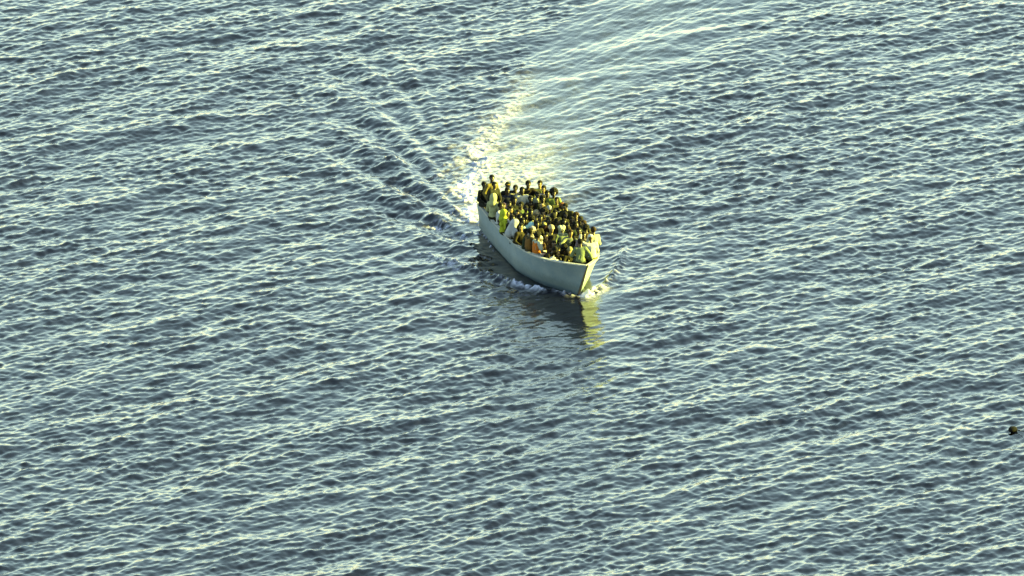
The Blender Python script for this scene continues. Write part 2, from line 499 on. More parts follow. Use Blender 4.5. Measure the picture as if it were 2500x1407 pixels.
fin(shell(0.07, -0.03, 0.40, True), 'inner_planking', INNER, boat)

def sweep(path, sect, closed_ends=True):
    """sweep a small section (list of (side, up)) along a path; the side axis lies level"""
    bm = bmesh.new()
    P = [Vector(p) for p in path]
    rings = []
    for i, p in enumerate(P):
        t = (P[min(i + 1, len(P) - 1)] - P[max(i - 1, 0)]).normalized()
        s = t.cross(Vector((0, 0, 1))).normalized()
        u = s.cross(t).normalized()
        rings.append([bm.verts.new(p + s * a + u * b) for a, b in sect])
    n = len(sect)
    for i in range(len(rings) - 1):
        for j in range(n):
            bm.faces.new([rings[i][j], rings[i + 1][j], rings[i + 1][(j + 1) % n], rings[i][(j + 1) % n]])
    if closed_ends:
        bm.faces.new(rings[0][::-1]); bm.faces.new(rings[-1])
    bmesh.ops.recalc_face_normals(bm, faces=bm.faces)
    return bm
def rail_path(side, off, dz):
    return [bl(t * LEN + (0.03 if t == 0 else 0), side * max(0.0, prof(TOPW, t * LEN) - off), prof(SHEER, t * LEN) + dz) for t in ts]
for side in (-1, 1):
    fin(sweep(rail_path(side, 0.035, 0.022), [(-.065, -.02), (.065, -.02), (.065, .02), (-.065, .02)]), 'gunwale', RAIL, boat)
fin(sweep([bl(LEN - 0.03, b, prof(SHEER, LEN) + 0.024) for b in np.linspace(-1.36, 1.36, 7)], [(-.06, -.02), (.06, -.02), (.06, .02), (-.06, .02)]), 'transom_rail', RAIL, boat)
# stem post: the dark raked timber between the two painted sides
stem_pts = [bl(-0.015 + (1.08 + .14) * (1 - z / 1.5), 0, z) for z in np.linspace(-0.3, 1.53, 9)]
bm = bmesh.new()
prev = None
for p in stem_pts:
    x, y, z = p
    ring = [bm.verts.new((x + .03, -.022, z)), bm.verts.new((x + .03, .022, z)), bm.verts.new((x - .10, .03, z)), bm.verts.new((x - .10, -.03, z))]
    if prev:
        for j in range(4): bm.faces.new([prev[j], prev[(j + 1) % 4], ring[(j + 1) % 4], ring[j]])
    else: bm.faces.new(ring[::-1])
    prev = ring
bm.faces.new(prev)
fin(bm, 'stem_post', WOOD, boat, 0)
# floor boards, one plank at a time
def box(bm, x0, x1, y0, y1, z0, z1):
    v = [bm.verts.new(p) for p in ((x0, y0, z0), (x1, y0, z0), (x1, y1, z0), (x0, y1, z0), (x0, y0, z1), (x1, y0, z1), (x1, y1, z1), (x0, y1, z1))]
    for f in ((3, 2, 1, 0), (4, 5, 6, 7), (0, 1, 5, 4), (1, 2, 6, 5), (2, 3, 7, 6), (3, 0, 4, 7)):
        bm.faces.new([v[i] for i in f])
def inner_w(a, z):
    zt = prof(SHEER, a)
    g = max(0, min(1, z / zt))
    return prof(BOTW, a) + (prof(TOPW, a) - prof(BOTW, a)) * g ** 1.5 - 0.09
for k in range(13):
    b0 = -1.36 + k * 0.21
    b1 = b0 + 0.198
    need = max(abs(b0), abs(b1))
    a_s = [a for a in np.arange(0.8, 10.7, 0.05) if inner_w(a, DECK) > need]
    if not a_s: continue
    bm = bmesh.new()
    box(bm, LEN / 2 - max(a_s), LEN / 2 - min(a_s), b0, b1, DECK - 0.03, DECK - (0.002 if k % 2 else 0.0))
    fin(bm, 'floor_board', WOOD, boat, 0)
# thwarts and the little fore-deck
for a in (2.3, 3.5, 4.7, 5.9, 7.1, 8.3, 9.5):
    w = inner_w(a, 0.86)
    bm = bmesh.new()
    box(bm, LEN / 2 - a - .12, LEN / 2 - a + .12, -w, w, 0.82, 0.86)
    fin(bm, 'thwart', WOOD, boat, 0)
bm = bmesh.new()
fa = [0.06, .25, .45, .62]
tri = [[bm.verts.new(bl(a, s * max(.01, prof(TOPW, a) - .08), prof(SHEER, a) - 0.05 - dz)) for s in (-1, 1)] for a in fa for dz in (0,)]
for i in range(len(fa) - 1):
    bm.faces.new([tri[i][0], tri[i][1], tri[i + 1][1], tri[i + 1][0]])
ext = bmesh.ops.extrude_face_region(bm, geom=list(bm.faces))
for e in ext['geom']:
    if isinstance(e, bmesh.types.BMVert): e.co.z -= 0.04
bmesh.ops.recalc_face_normals(bm, faces=bm.faces)
fin(bm, 'fore_deck', RAIL, boat, 0)

# ---------------------------------------------------------------- people: bodies and clothes are grown from distance fields
def _orient(ax):
    ax = np.array(ax, float); ax /= np.linalg.norm(ax) + 1e-9
    return ax
class Field:
    """smooth union of tapered capsules and ellipsoids on a regular grid"""
    def __init__(self, prims, h, k=0.03, pad=0.05, cuts=()):
        lo = np.min([p['lo'] for p in prims], 0) - pad
        hi = np.max([p['hi'] for p in prims], 0) + pad
        self.h, self.lo = h, lo
        self.n = np.ceil((hi - lo) / h).astype(int) + 1
        self.D = np.full(self.n, 0.2, np.float32)
        for p in prims:
            m = pad + 2.5 * k
            i0 = np.clip(((p['lo'] - m - lo) / h).astype(int), 0, self.n - 1)
            i1 = np.clip(((p['hi'] + m - lo) / h).astype(int) + 2, 1, self.n)
            ax = [lo[a] + h * np.arange(i0[a], i1[a]) for a in range(3)]
            G = np.meshgrid(*ax, indexing='ij')
            d = p['f'](*G).astype(np.float32)
            sl = tuple(slice(i0[a], i1[a]) for a in range(3))
            a_ = self.D[sl]
            kk_ = p.get('k', k)
            if p.get('sub'):
                self.D[sl] = np.maximum(a_, -d)
            else:
                t = np.clip(0.5 + 0.5 * (a_ - d) / kk_, 0, 1)
                self.D[sl] = a_ * (1 - t) + d * t - kk_ * t * (1 - t)
        if cuts:
            ax = [lo[a] + h * np.arange(self.n[a]) for a in range(3)]
            G = np.meshgrid(*ax, indexing='ij')
            for c in cuts:
                self.D = np.maximum(self.D, c(*G)).astype(np.float32)
    def mesh(self):
        D, n = self.D, self.n
        D[0], D[-1], D[:, 0], D[:, -1], D[:, :, 0], D[:, :, -1] = [.05] * 6
        s = D < 0
        c = np.zeros(n - 1, np.int8)
        acc = np.zeros((*(n - 1), 3), np.float32); cnt = np.zeros(n - 1, np.float32)
        corners = [(i, j, k_) for i in (0, 1) for j in (0, 1) for k_ in (0, 1)]
        def cs(a, o): return a[o[0]:o[0] + n[0] - 1, o[1]:o[1] + n[1] - 1, o[2]:o[2] + n[2] - 1]
        for a, b in [(p, q) for p in corners for q in corners if p < q and sum(abs(p[i] - q[i]) for i in range(3)) == 1]:
            da, db = cs(D, a), cs(D, b)
            cross = (da < 0) != (db < 0)
            t = np.where(cross, da / np.where(cross, da - db, 1), 0)
            for ax in range(3):
                acc[..., ax] += np.where(cross, a[ax] + t * (b[ax] - a[ax]), 0)
            cnt += cross
        act = cnt > 0
        idx = np.full(n - 1, -1, np.int64)
        cells = np.argwhere(act)
        idx[act] = np.arange(len(cells))
        V = (cells + acc[act] / cnt[act][:, None]) * self.h + self.lo
        quads = []
        for ax in range(3):
            o1, o2 = [a for a in range(3) if a != ax]
            e = [slice(None)] * 3
            lo_ = [slice(1, n[i] - 1) for i in range(3)]; lo_[ax] = slice(0, n[ax] - 1)
            hi_ = list(lo_); hi_[ax] = slice(1, n[ax])
            a_, b_ = s[tuple(lo_)], s[tuple(hi_)]
            w = np.argwhere(a_ != b_)
            if not len(w): continue
            base = w + np.array([1 if i != ax else 0 for i in range(3)])
            inside_first = s[tuple(base.T)]
            def at_(d1, d2):
                q = base.copy(); q[:, o1] -= d1; q[:, o2] -= d2
                return idx[tuple(q.T)]
            Q = np.stack([at_(1, 1), at_(0, 1), at_(0, 0), at_(1, 0)], 1)
            flip = inside_first if ax != 1 else ~inside_first
            Q[~flip] = Q[~flip][:, ::-1]
            quads.append(Q)
        return V, np.concatenate(quads)
def cap(a, b, ra, rb, k=None):
    a, b = np.array(a, float), np.array(b, float)
    ba = b - a; L2 = max(1e-9, ba @ ba); rm = max(ra, rb)
    def f(x, y, z):
        px, py, pz = x - a[0], y - a[1], z - a[2]
        t = np.clip((px * ba[0] + py * ba[1] + pz * ba[2]) / L2, 0, 1)
        return np.sqrt((px - t * ba[0]) ** 2 + (py - t * ba[1]) ** 2 + (pz - t * ba[2]) ** 2) - (ra + (rb - ra) * t)
    d = dict(f=f, lo=np.minimum(a, b) - rm, hi=np.maximum(a, b) + rm)
    if k: d['k'] = k
    return d
def ell(c, r, M=None, k=None, sub=False):
    c, r = np.array(c, float), np.array(r, float)
    Mi = np.eye(3) if M is None else np.array(M).T
    ext = np.abs(np.array(M) if M is not None else np.eye(3)) @ r
    def f(x, y, z):
        p = [x - c[0], y - c[1], z - c[2]]
        q = [Mi[i][0] * p[0] + Mi[i][1] * p[1] + Mi[i][2] * p[2] for i in range(3)]
        k0_ = np.sqrt(sum((q[i] / r[i]) ** 2 for i in range(3))) + 1e-6
        k1_ = np.sqrt(sum((q[i] / r[i] ** 2) ** 2 for i in range(3))) + 1e-6
        return k0_ * (k0_ - 1) / k1_
    d = dict(f=f, lo=c - ext, hi=c + ext, sub=sub)
    if k: d['k'] = k
    return d
def mesh_from(name, VQ, extra=()):
    V, Q = VQ
    verts = [V]; faces = [Q]; off = len(V); mats = [np.zeros(len(Q), int)]
    for (v2, f2, mi) in extra:
        verts.append(np.array(v2)); faces.append(np.array(f2) + off); mats.append(np.full(len(f2), mi)); off += len(v2)
    V = np.concatenate(verts); Q = np.concatenate(faces); mi = np.concatenate(mats)
    me = bpy.data.meshes.new(name)
    n = len(Q)
    me.vertices.add(len(V)); me.vertices.foreach_set('co', V.astype(np.float32).ravel())
    me.loops.add(4 * n); me.loops.foreach_set('vertex_index', Q.astype(np.int32).ravel())
    me.polygons.add(n)
    me.polygons.foreach_set('loop_start', (np.arange(n) * 4).astype(np.int32))
    me.polygons.foreach_set('loop_total', np.full(n, 4, np.int32))
    me.polygons.foreach_set('use_smooth', np.full(n, True, bool))
    me.polygons.foreach_set('material_index', mi.astype(np.int32))
    me.update(calc_edges=True)
    return me
def tube(pts, rad, n=5):
    """little quad tube for a finger"""
    P = [np.array(p, float) for p in pts]
    vs, fs = [], []
    for i, p in enumerate(P):
        t = P[min(i + 1, len(P) - 1)] - P[max(i - 1, 0)]; t /= np.linalg.norm(t) + 1e-9
        s_ = np.cross(t, [0.31, 0.2, 0.93]); s_ /= np.linalg.norm(s_) + 1e-9
        u = np.cross(s_, t)
        r_ = rad * (1.0 - 0.3 * i / (len(P) - 1)) * (0.35 if i == len(P) - 1 else 1)
        for j in range(n):
            a = 2 * math.pi * j / n
            vs.append(p + r_ * (math.cos(a) * s_ + math.sin(a) * u))
    for i in range(len(P) - 1):
        for j in range(n):
            fs.append([i * n + j, i * n + (j + 1) % n, (i + 1) * n + (j + 1) % n, (i + 1) * n + j])
    return vs, fs, 0

def unitv(v):
    v = np.array(v, float); return v / (np.linalg.norm(v) + 1e-9)
def basis(up, fwd):
    """columns: right, forward, up"""
    up = unitv(up); right = unitv(np.cross(fwd, up)); f = np.cross(up, right)
    return np.stack([right, f, up], 1)
# A pose: joints in metres, person facing +Y, origin on the floor (standing) or on the seat (sitting)
def make_pose(stand=False, lean=0.12, side=0.0, head_turn=0.0, head_tilt=0.1, legs='bench', armL=None, armR=None, hunch=0.0):
    P = {}
    P['pelvis'] = np.array([0, 0, 0.93 if stand else 0.09])
    up = unitv([math.sin(side), math.sin(lean), math.cos(lean) * math.cos(side)])
    P['chest'] = P['pelvis'] + up * 0.31
    up2 = unitv(up + np.array([0, hunch, -hunch * .4]))
    P['neck'] = P['chest'] + up2 * 0.215
    yawv = np.array([math.sin(head_turn), math.cos(head_turn), 0])
    hup = unitv(np.array([0, 0, 1]) * math.cos(head_tilt) + yawv * math.sin(head_tilt) + 0.25 * (up2 - [0, 0, 1]))
    P['head'] = P['neck'] + up2 * 0.045 + hup * 0.13
    P['HM'] = basis(hup, yawv)
    P['up'], P['up2'] = up, up2
    P['TM'] = basis(up, [0, 1, 0]); P['CM'] = basis(up2, [0, 1, 0])
    for s, nm_ in ((-1, 'L'), (1, 'R')):
        sh = P['neck'] - up2 * 0.06 + np.array([s * 0.185, 0, 0])
        P['sh' + nm_] = sh
        arm = armL if nm_ == 'L' else armR
        e, w = arm if arm else ((s * .25, .02, -.22), (s * .17, .26, -.30))
        P['el' + nm_] = sh + unitv(np.array(e) - [s * .185, 0, 0]) * 0.285
        P['wr' + nm_] = P['el' + nm_] + unitv(np.array(w) - np.array(e)) * 0.255
        hp = P['pelvis'] + np.array([s * 0.095, 0, -0.02])
        P['hp' + nm_] = hp
        if stand:
            P['kn' + nm_] = hp + np.array([s * .02, 0.03, -0.43]); P['an' + nm_] = P['kn' + nm_] + np.array([s * .01, -0.04, -0.40])
        elif legs == 'bench':
            P['kn' + nm_] = hp + np.array([s * .05, 0.40, 0.05]); P['an' + nm_] = P['kn' + nm_] + np.array([0, .03, -0.37])
        elif legs == 'tuck':
            P['kn' + nm_] = hp + np.array([s * .06, 0.27, 0.30]); P['an' + nm_] = P['kn' + nm_] + np.array([0, .07, -0.36])
        P['to' + nm_] = P['an' + nm_] + np.array([s * .02, 0.15, -0.05])
    return P
def torso(P, g):
    return [ell(P['pelvis'] + P['up'] * .02, (.165 + g, .115 + g, .12 + g), P['TM']),
            ell(P['pelvis'] + P['up'] * .17, (.135 + g, .10 + g, .17 + g), P['TM'], 0.06),
            ell(P['chest'] + P['up2'] * .03, (.158 + g, .108 + g, .17 + g), P['CM'], 0.06),
            cap(P['shL'] + [.03, 0, 0], P['shR'] - [.03, 0, 0], .062 + g, .062 + g, 0.05)]
def hand_prims(P, s):
    w, e = P['wr' + s], P['el' + s]
    d = unitv(w - e)
    return [ell(w + d * .05, (.036, .022, .05), basis(d, unitv(np.cross(d, [0.3, 0.1, 1]))), 0.015)]
def fingers(P, s):
    w, e = P['wr' + s], P['el' + s]
    d = unitv(w - e)
    M = basis(d, unitv(np.cross(d, [0.3, 0.1, 1])))
    out = []
    down = -M[:, 1] if M[2, 1] > 0 else M[:, 1]
    for i, (off, ln) in enumerate(((-.028, .068), (-.010, .078), (.009, .073), (.027, .058))):
        b = w + d * .075 + M[:, 0] * off
        out.append(tube([b - d * .02, b + d * ln * .4, b + d * ln * .75 + down * .012, b + d * ln * .95 + down * .034], .0095))
    sg = 1 if s == 'L' else -1
    b = w + d * .03 + M[:, 0] * .026 * sg
    out.append(tube([b, b + d * .025 + M[:, 0] * .028 * sg + down * .008, b + d * .055 + M[:, 0] * .034 * sg + down * .018], .011))
    return out
def head_prims(P):
    M, h = P['HM'], P['head']
    def q(x, y, z): return h + M @ np.array([x, y, z])
    pr = [ell(q(0, -.008, .028), (.076, .094, .088), M), ell(q(0, .014, -.04), (.060, .072, .075), M, .03),
          ell(q(0, .055, -.085), (.032, .028, .026), M, .02), cap(q(0, .082, .018), q(0, .102, -.022), .009, .015, .012),
          ell(q(0, .078, -.058), (.026, .013, .008), M, .008), ell(q(0, .082, .042), (.05, .012, .010), M, .015)]
    for s in (-1, 1):
        pr.append(ell(q(s * .079, -.006, -.006), (.012, .020, .031), M, .008))
    pr.append(cap(P['neck'] - P['up2'] * .04, h + M @ np.array([0, -.012, -.06]), .058, .052, .02))
    return pr
def eyes(P):
    M, h = P['HM'], P['head']
    out = []
    for s in (-1, 1):
        c = h + M @ np.array([s * .031, .079, .018])
        vs = [c + M @ (np.array([math.cos(t) * .014, .012, math.sin(t) * .008])) for t in np.linspace(0, 2 * math.pi, 8, endpoint=False)] + [c + M @ np.array([0, .017, 0])]
        out.append((vs, [[i, (i + 1) % 8, (i + 2) % 8, 8] for i in range(0, 8, 2)], 1))
    return out
_cache = {}
def body_mesh(pn, P):
    k = ('b', pn)
    if k not in _cache:
        pr = torso(P, 0)
        for s in 'LR':
            pr += [cap(P['sh' + s], P['el' + s], .052, .040), cap(P['el' + s], P['wr' + s], .040, .027)] + hand_prims(P, s)
            pr += [cap(P['hp' + s], P['kn' + s], .085, .055), cap(P['kn' + s], P['an' + s], .055, .038), cap(P['an' + s] + [0, -.03, -.02], P['to' + s], .042, .032)]
        pr += head_prims(P)
        ex = eyes(P) + fingers(P, 'L') + fingers(P, 'R')
        _cache[k] = mesh_from('person_body', Field(pr, .0165).mesh(), ex)
    return _cache[k]
def plane(pt, nrm):
    pt, nrm = np.array(pt, float), unitv(nrm)
    return lambda x, y, z: (x - pt[0]) * nrm[0] + (y - pt[1]) * nrm[1] + (z - pt[2]) * nrm[2]
def shirt_mesh(pn, P, sleeve, loose):
    k = ('s', pn, sleeve, loose)
    if k not in _cache:
        g = loose
        pr = torso(P, g)
        r_ = np.random.default_rng(len(_cache) + 3)
        for s in 'LR':
            e = P['el' + s] if sleeve != 'short' else P['sh' + s] + (P['el' + s] - P['sh' + s]) * .62
            pr.append(cap(P['sh' + s], e, .060 + g, .052 + g * (1.2 if sleeve == 'short' else .9)))
            if sleeve == 'long':
                w = P['wr' + s]; pr.append(cap(e, e + (w - e) * .93, .050 + g * .8, .036 + g * .6))
        for _ in range(7):      # folds
            a = r_.uniform(-.13, .13); z0 = r_.uniform(.02, .3)
            c = P['pelvis'] + P['up'] * z0 + P['TM'] @ np.array([a, r_.choice([-1, 1]) * (.108 + g), 0])
            pr.append(cap(c, c + P['up'] * r_.uniform(.08, .2) + [r_.uniform(-.05, .05), 0, 0], .014, .008, .02))
        cuts = [plane(P['pelvis'] - P['up'] * (.10 if pn[:2] == 'si' or pn[:2] == 'cr' else .17), -P['up'])] if not sleeve == 'none' else [plane(P['pelvis'] - P['up'] * .08, -P['up'])]
        _cache[k] = mesh_from('shirt', Field(pr, .02, .035, .05, cuts).mesh())
    return _cache[k]
def trouser_mesh(pn, P):
    k = ('t', pn)
    if k not in _cache:
        pr = [ell(P['pelvis'] + [0, 0, .0], (.178, .128, .12), P['TM'])]
        for s in 'LR':
            pr += [cap(P['hp' + s], P['kn' + s], .098, .070), cap(P['kn' + s], P['kn' + s] + (P['an' + s] - P['kn' + s]) * .9, .070, .058)]
        _cache[k] = mesh_from('trousers', Field(pr, .024).mesh())
    return _cache[k]
# things worn on the head, modelled round the head's own centre
I3 = np.eye(3)
def head_wear(kind):
    k = ('h', kind)
    if k in _cache: return _cache[k]
    cuts, h = [], .012
    face = lambda lim, zt: (lambda x, y, z: np.minimum(y - lim, zt - z))       # removes what is in front of lim and below zt
    if kind == 'short_hair':
        pr = [ell((0, -.016, .036), (.085, .100, .092), I3)]; cut = lambda x, y, z: -np.maximum(-(y - (.035 + (z - .05) * .5)), z - .055)
        cuts = [lambda x, y, z: np.minimum(y - .02, .062 - z), lambda x, y, z: -.055 - z]
    elif kind == 'curly_hair':
        r_ = np.random.default_rng(5)
        pr = [ell((0, -.02, .045), (.100, .108, .098), I3)]
        for _ in range(70):
            v = unitv(r_.normal(size=3)); pr.append(ell(np.array([0, -.02, .045]) + v * [.098, .106, .096], (.019, .019, .019), I3, .008))
        cuts = [lambda x, y, z: np.minimum(y - .025, .066 - z), lambda x, y, z: -.055 - z]
    elif kind == 'afro_hair':
        r_ = np.random.default_rng(6)
        pr = [ell((0, -.025, .055), (.128, .130, .122), I3)]
        for _ in range(110):
            v = unitv(r_.normal(size=3)); pr.append(ell(np.array([0, -.025, .055]) + v * [.126, .128, .120], (.02, .02, .02), I3, .008))
        cuts = [lambda x, y, z: np.minimum(y - .03, .07 - z), lambda x, y, z: -.075 - z]
    elif kind == 'cap':
        pr = [ell((0, -.012, .040), (.090, .106, .092), I3), ell((0, .105, .052), (.068, .070, .012), I3, .015)]
        cuts = [lambda x, y, z: .038 - z]
    elif kind == 'knit_cap':
        pr = [ell((0, -.014, .042), (.090, .106, .100), I3), ell((0, -.01, .045), (.095, .111, .024), I3, .01)]
        cuts = [lambda x, y, z: .022 - z]
    elif kind == 'hood':
        pr = [ell((0, -.022, .022), (.108, .128, .132), I3), cap((0, -.04, -.06), (0, -.05, -.19), .105, .125, .06), ell((0, .01, -.155), (.12, .11, .05), I3, .05)]
        cuts = [lambda x, y, z: -ell((0, .135, -.005), (.072, .10, .098), I3)['f'](x, y, z)]
    elif kind == 'headscarf':
        pr = [ell((0, -.012, .030), (.098, .116, .112), I3), cap((0, -.02, -.05), (0, -.06, -.24), .088, .135, .06), cap((0, .02, -.10), (.03, .07, -.2), .07, .075, .05)]
        cuts = [lambda x, y, z: -ell((0, .128, -.008), (.062, .09, .088), I3)['f'](x, y, z)]
    elif kind == 'cloth_over_head':
        pr = [ell((0, .0, .035), (.112, .130, .112), I3), cap((0, -.07, -.03), (.0, -.13, -.33), .10, .15, .07), cap((-.07, -.03, -.05), (-.15, -.02, -.30), .06, .08, .05), cap((.07, -.03, -.05), (.15, -.02, -.30), .06, .08, .05)]
        cuts = [lambda x, y, z: -ell((0, .15, -.06), (.08, .11, .13), I3)['f'](x, y, z)]
    elif kind == 'heart_wrap':
        pr = [ell((-.052, -.01, .075), (.072, .085, .07), I3), ell((.052, -.01, .075), (.072, .085, .07), I3), ell((0, -.01, .02), (.098, .112, .09), I3, .03), cap((0, -.02, -.05), (0, -.05, -.2), .08, .09, .05)]
        cuts = [lambda x, y, z: -ell((0, .135, -.02), (.06, .09, .08), I3)['f'](x, y, z)]
    elif kind == 'headband':
        pr = [ell((0, -.010, .030), (.090, .107, .105), I3)]
        cuts = [lambda x, y, z: np.abs(z - .05 - y * .35) - .022]
    V, Q = Field(pr, h, .02, .03, cuts).mesh()
    _cache[k] = mesh_from(kind, (V, Q))
    return _cache[k]
def vest_mesh(pn, P):
    k = ('v', pn)
    if k not in _cache:
        g = .045
        pr = [ell(P['pelvis'] + P['up'] * .19, (.135 + g, .10 + g, .16), P['TM'], 0.05), ell(P['chest'] + P['up2'] * .02, (.15 + g, .105 + g, .17), P['CM'], 0.05)]
        for s in (-1, 1):
            a = P['neck'] + np.array([s * .10, 0, -.02])
            pr.append(cap(a - P['CM'][:, 1] * .08 - P['up2'] * .06, a + P['CM'][:, 1] * .08 - P['up2'] * .06, .045, .045, .03))
        _cache[k] = mesh_from('life_vest', Field(pr, .02, .035, .05, [plane(P['pelvis'] + P['up'] * .04, -P['up']), lambda x, y, z: np.abs(x) - .175,
                    lambda x, y, z: -(np.sqrt((x - P['neck'][0]) ** 2 + (y - P['neck'][1]) ** 2) - .085)]).mesh())
    return _cache[k]
POSES = dict(
    stand=make_pose(stand=True, lean=.02, armL=((-.25, .0, -.28), (-.22, .06, -.55)), armR=((.25, .0, -.28), (.22, .06, -.55))),
    stand_lean=make_pose(stand=True, lean=.16, armL=((-.30, .06, -.24), (-.26, .26, -.34)), armR=((.32, .0, -.24), (.36, .16, -.46)), head_turn=-.5, head_tilt=.2),
    stand_wave=make_pose(stand=True, lean=.34, armL=((-.36, .14, .10), (-.36, .26, .40)), armR=((.26, .06, -.26), (.24, .20, -.44)), head_tilt=.35),
    stand_steer=make_pose(stand=True, lean=.04, armL=((-.26, -.02, -.26), (-.2, .18, -.36)), armR=((.30, -.02, -.24), (.32, .14, -.36)), head_turn=.35),
    sit=make_pose(lean=.10),
    sit_wave=make_pose(lean=.22, armL=((-.30, .08, .08), (-.27, .06, .40)), armR=((.26, .06, -.26), (.24, .20, -.44)), head_tilt=.35),
    sit_prop=make_pose(lean=.05, armL=((-.30, .06, -.24), (-.26, .26, -.34)), armR=((.34, .0, -.22), (.44, .06, -.46)), head_turn=-.4, head_tilt=.2),
    sit_turn_left=make_pose(lean=.08, head_turn=-.8, head_tilt=.05, armL=((-.26, .02, -.24), (-.10, .2, -.30)), armR=((.25, .04, -.24), (.08, .24, -.26))),
    sit_turn_right=make_pose(lean=.08, head_turn=.8, head_tilt=.05, armL=((-.24, .04, -.24), (-.05, .24, -.26)), armR=((.27, .0, -.24), (.2, .2, -.32))),
    sit_bent=make_pose(lean=.45, hunch=.25, head_tilt=.55, armL=((-.27, .12, -.22), (-.14, .32, -.20)), armR=((.27, .12, -.22), (.14, .32, -.20))),
    sit_drape=make_pose(lean=.35, side=-.25, hunch=.3, head_tilt=.8, head_turn=-.4, armL=((-.28, .08, -.26), (-.24, .2, -.48)), armR=((.26, .1, -.22), (.16, .3, -.3))),
    sit_upright=make_pose(lean=-.02, head_tilt=0, armL=((-.27, -.02, -.24), (-.25, .12, -.44)), armR=((.27, -.02, -.24), (.25, .12, -.44))),
    sit_reach=make_pose(lean=.2, head_turn=-.3, armL=((-.30, .14, -.16), (-.42, .36, -.24)), armR=((.26, .04, -.24), (.12, .25, -.25))),
    sit_lean_side=make_pose(lean=.25, side=.42, head_turn=.3, head_tilt=.1, armL=((-.28, .06, -.22), (-.34, .1, -.46)), armR=((.28, .1, -.2), (.2, .3, -.3))),
    sit_elbows=make_pose(lean=.30, hunch=.1, head_tilt=.15, armL=((-.34, .12, -.16), (-.16, .28, -.28)), armR=((.36, .12, -.14), (.16, .30, -.26))),
    crouch=make_pose(lean=.22, legs='tuck', head_tilt=.15, armL=((-.27, .12, -.2), (-.1, .34, -.14)), armR=((.27, .12, -.2), (.1, .34, -.14))),
    crouch_down=make_pose(lean=.4, legs='tuck', hunch=.2, head_tilt=.6, armL=((-.27, .12, -.2), (-.06, .36, -.10)), armR=((.27, .12, -.2), (.06, .36, -.10))),
    crouch_look=make_pose(lean=.15, legs='tuck', head_tilt=.0, head_turn=.6, armL=((-.27, .12, -.2), (-.1, .34, -.14)), armR=((.27, .12, -.2), (.1, .34, -.14))),
)
_mats = {}
def cloth(c, var=.25):
    if max(c) >= .08: c = tuple(v * .68 for v in c)
    else: c = (c[0] * .30, c[1] * .31, c[2] * .22)      # dark colours scaled down further, blue the most
    k = tuple(round(v, 3) for v in c)
    if k not in _mats:
        _mats[k] = mat('cloth', k, 0.9, var, 9.0, 0.12, 0.3)
    return _mats[k]
SKINS = [mat('skin_dark', (0.014, 0.0095, 0.004), .55, .15, 12, .4), mat('skin_brown', (0.028, 0.019, 0.008), .55, .15, 12, .4), mat('skin_sunlit_or_pale', (0.085, 0.060, 0.024), .55, .15, 12, .4)]  # the lightest skin paints sun onto faces described as sunlit; pale faces share it
EYE = mat('eye', (0.02, 0.018, 0.016), .3, .05, 5, .5)
HAIRC = dict(black=(.006, .005, .003), brown=(.035, .018, .008), red=(.09, .035, .010))
def person(x, y, z, yaw, pose, label, top, wear, wear_col='black', skin=0, sleeve='long', legs=(.02, .02, .022), size=1.0, loose=.014, vest=None):
    P = POSES[pose]
    root = bpy.data.objects.new('person', None)
    COL.objects.link(root)
    root.location, root.rotation_euler, root.scale = (x, y, z), (0, 0, yaw), (size, size, size)
    size *= 1.0
    root.empty_display_size = .3
    tag(root, label, 'person', 'people crowded into the open boat')
    me = body_mesh(pose, P)
    if not me.materials:
        me.materials.append(SKINS[0]); me.materials.append(EYE)
    b = bpy.data.objects.new('body', me); COL.objects.link(b); b.parent = root
    b.material_slots[0].link = 'OBJECT'; b.material_slots[0].material = SKINS[skin]
    def part(name, me, m):
        if not me.materials: me.materials.append(m)
        o = bpy.data.objects.new(name, me); COL.objects.link(o); o.parent = root
        o.material_slots[0].link = 'OBJECT'; o.material_slots[0].material = m
        return o
    part('shirt' if sleeve == 'short' else 'jacket', shirt_mesh(pose, P, sleeve, loose), cloth(top))
    part('trousers', trouser_mesh(pose, P), cloth(legs))
    M4 = Matrix([[*P['HM'][i], P['head'][i]] for i in range(3)] + [[0, 0, 0, 1]])
    wears = wear if isinstance(wear, tuple) else (wear,)
    cols = wear_col if isinstance(wear_col, list) else [wear_col]
    for w_, c_ in zip(wears, cols):
        nm_ = 'hair' if w_.endswith('_hair') else {'heart_wrap': 'headscarf', 'cloth_over_head': 'shawl'}.get(w_, w_)
        o = part(nm_, head_wear(w_), cloth(HAIRC[c_] if isinstance(c_, str) else c_, .3))
        o.matrix_local = M4 @ Matrix.Scale(1.14, 4)
    if vest: part('life_vest', vest_mesh(pose, P), cloth(vest, .1))
    return root

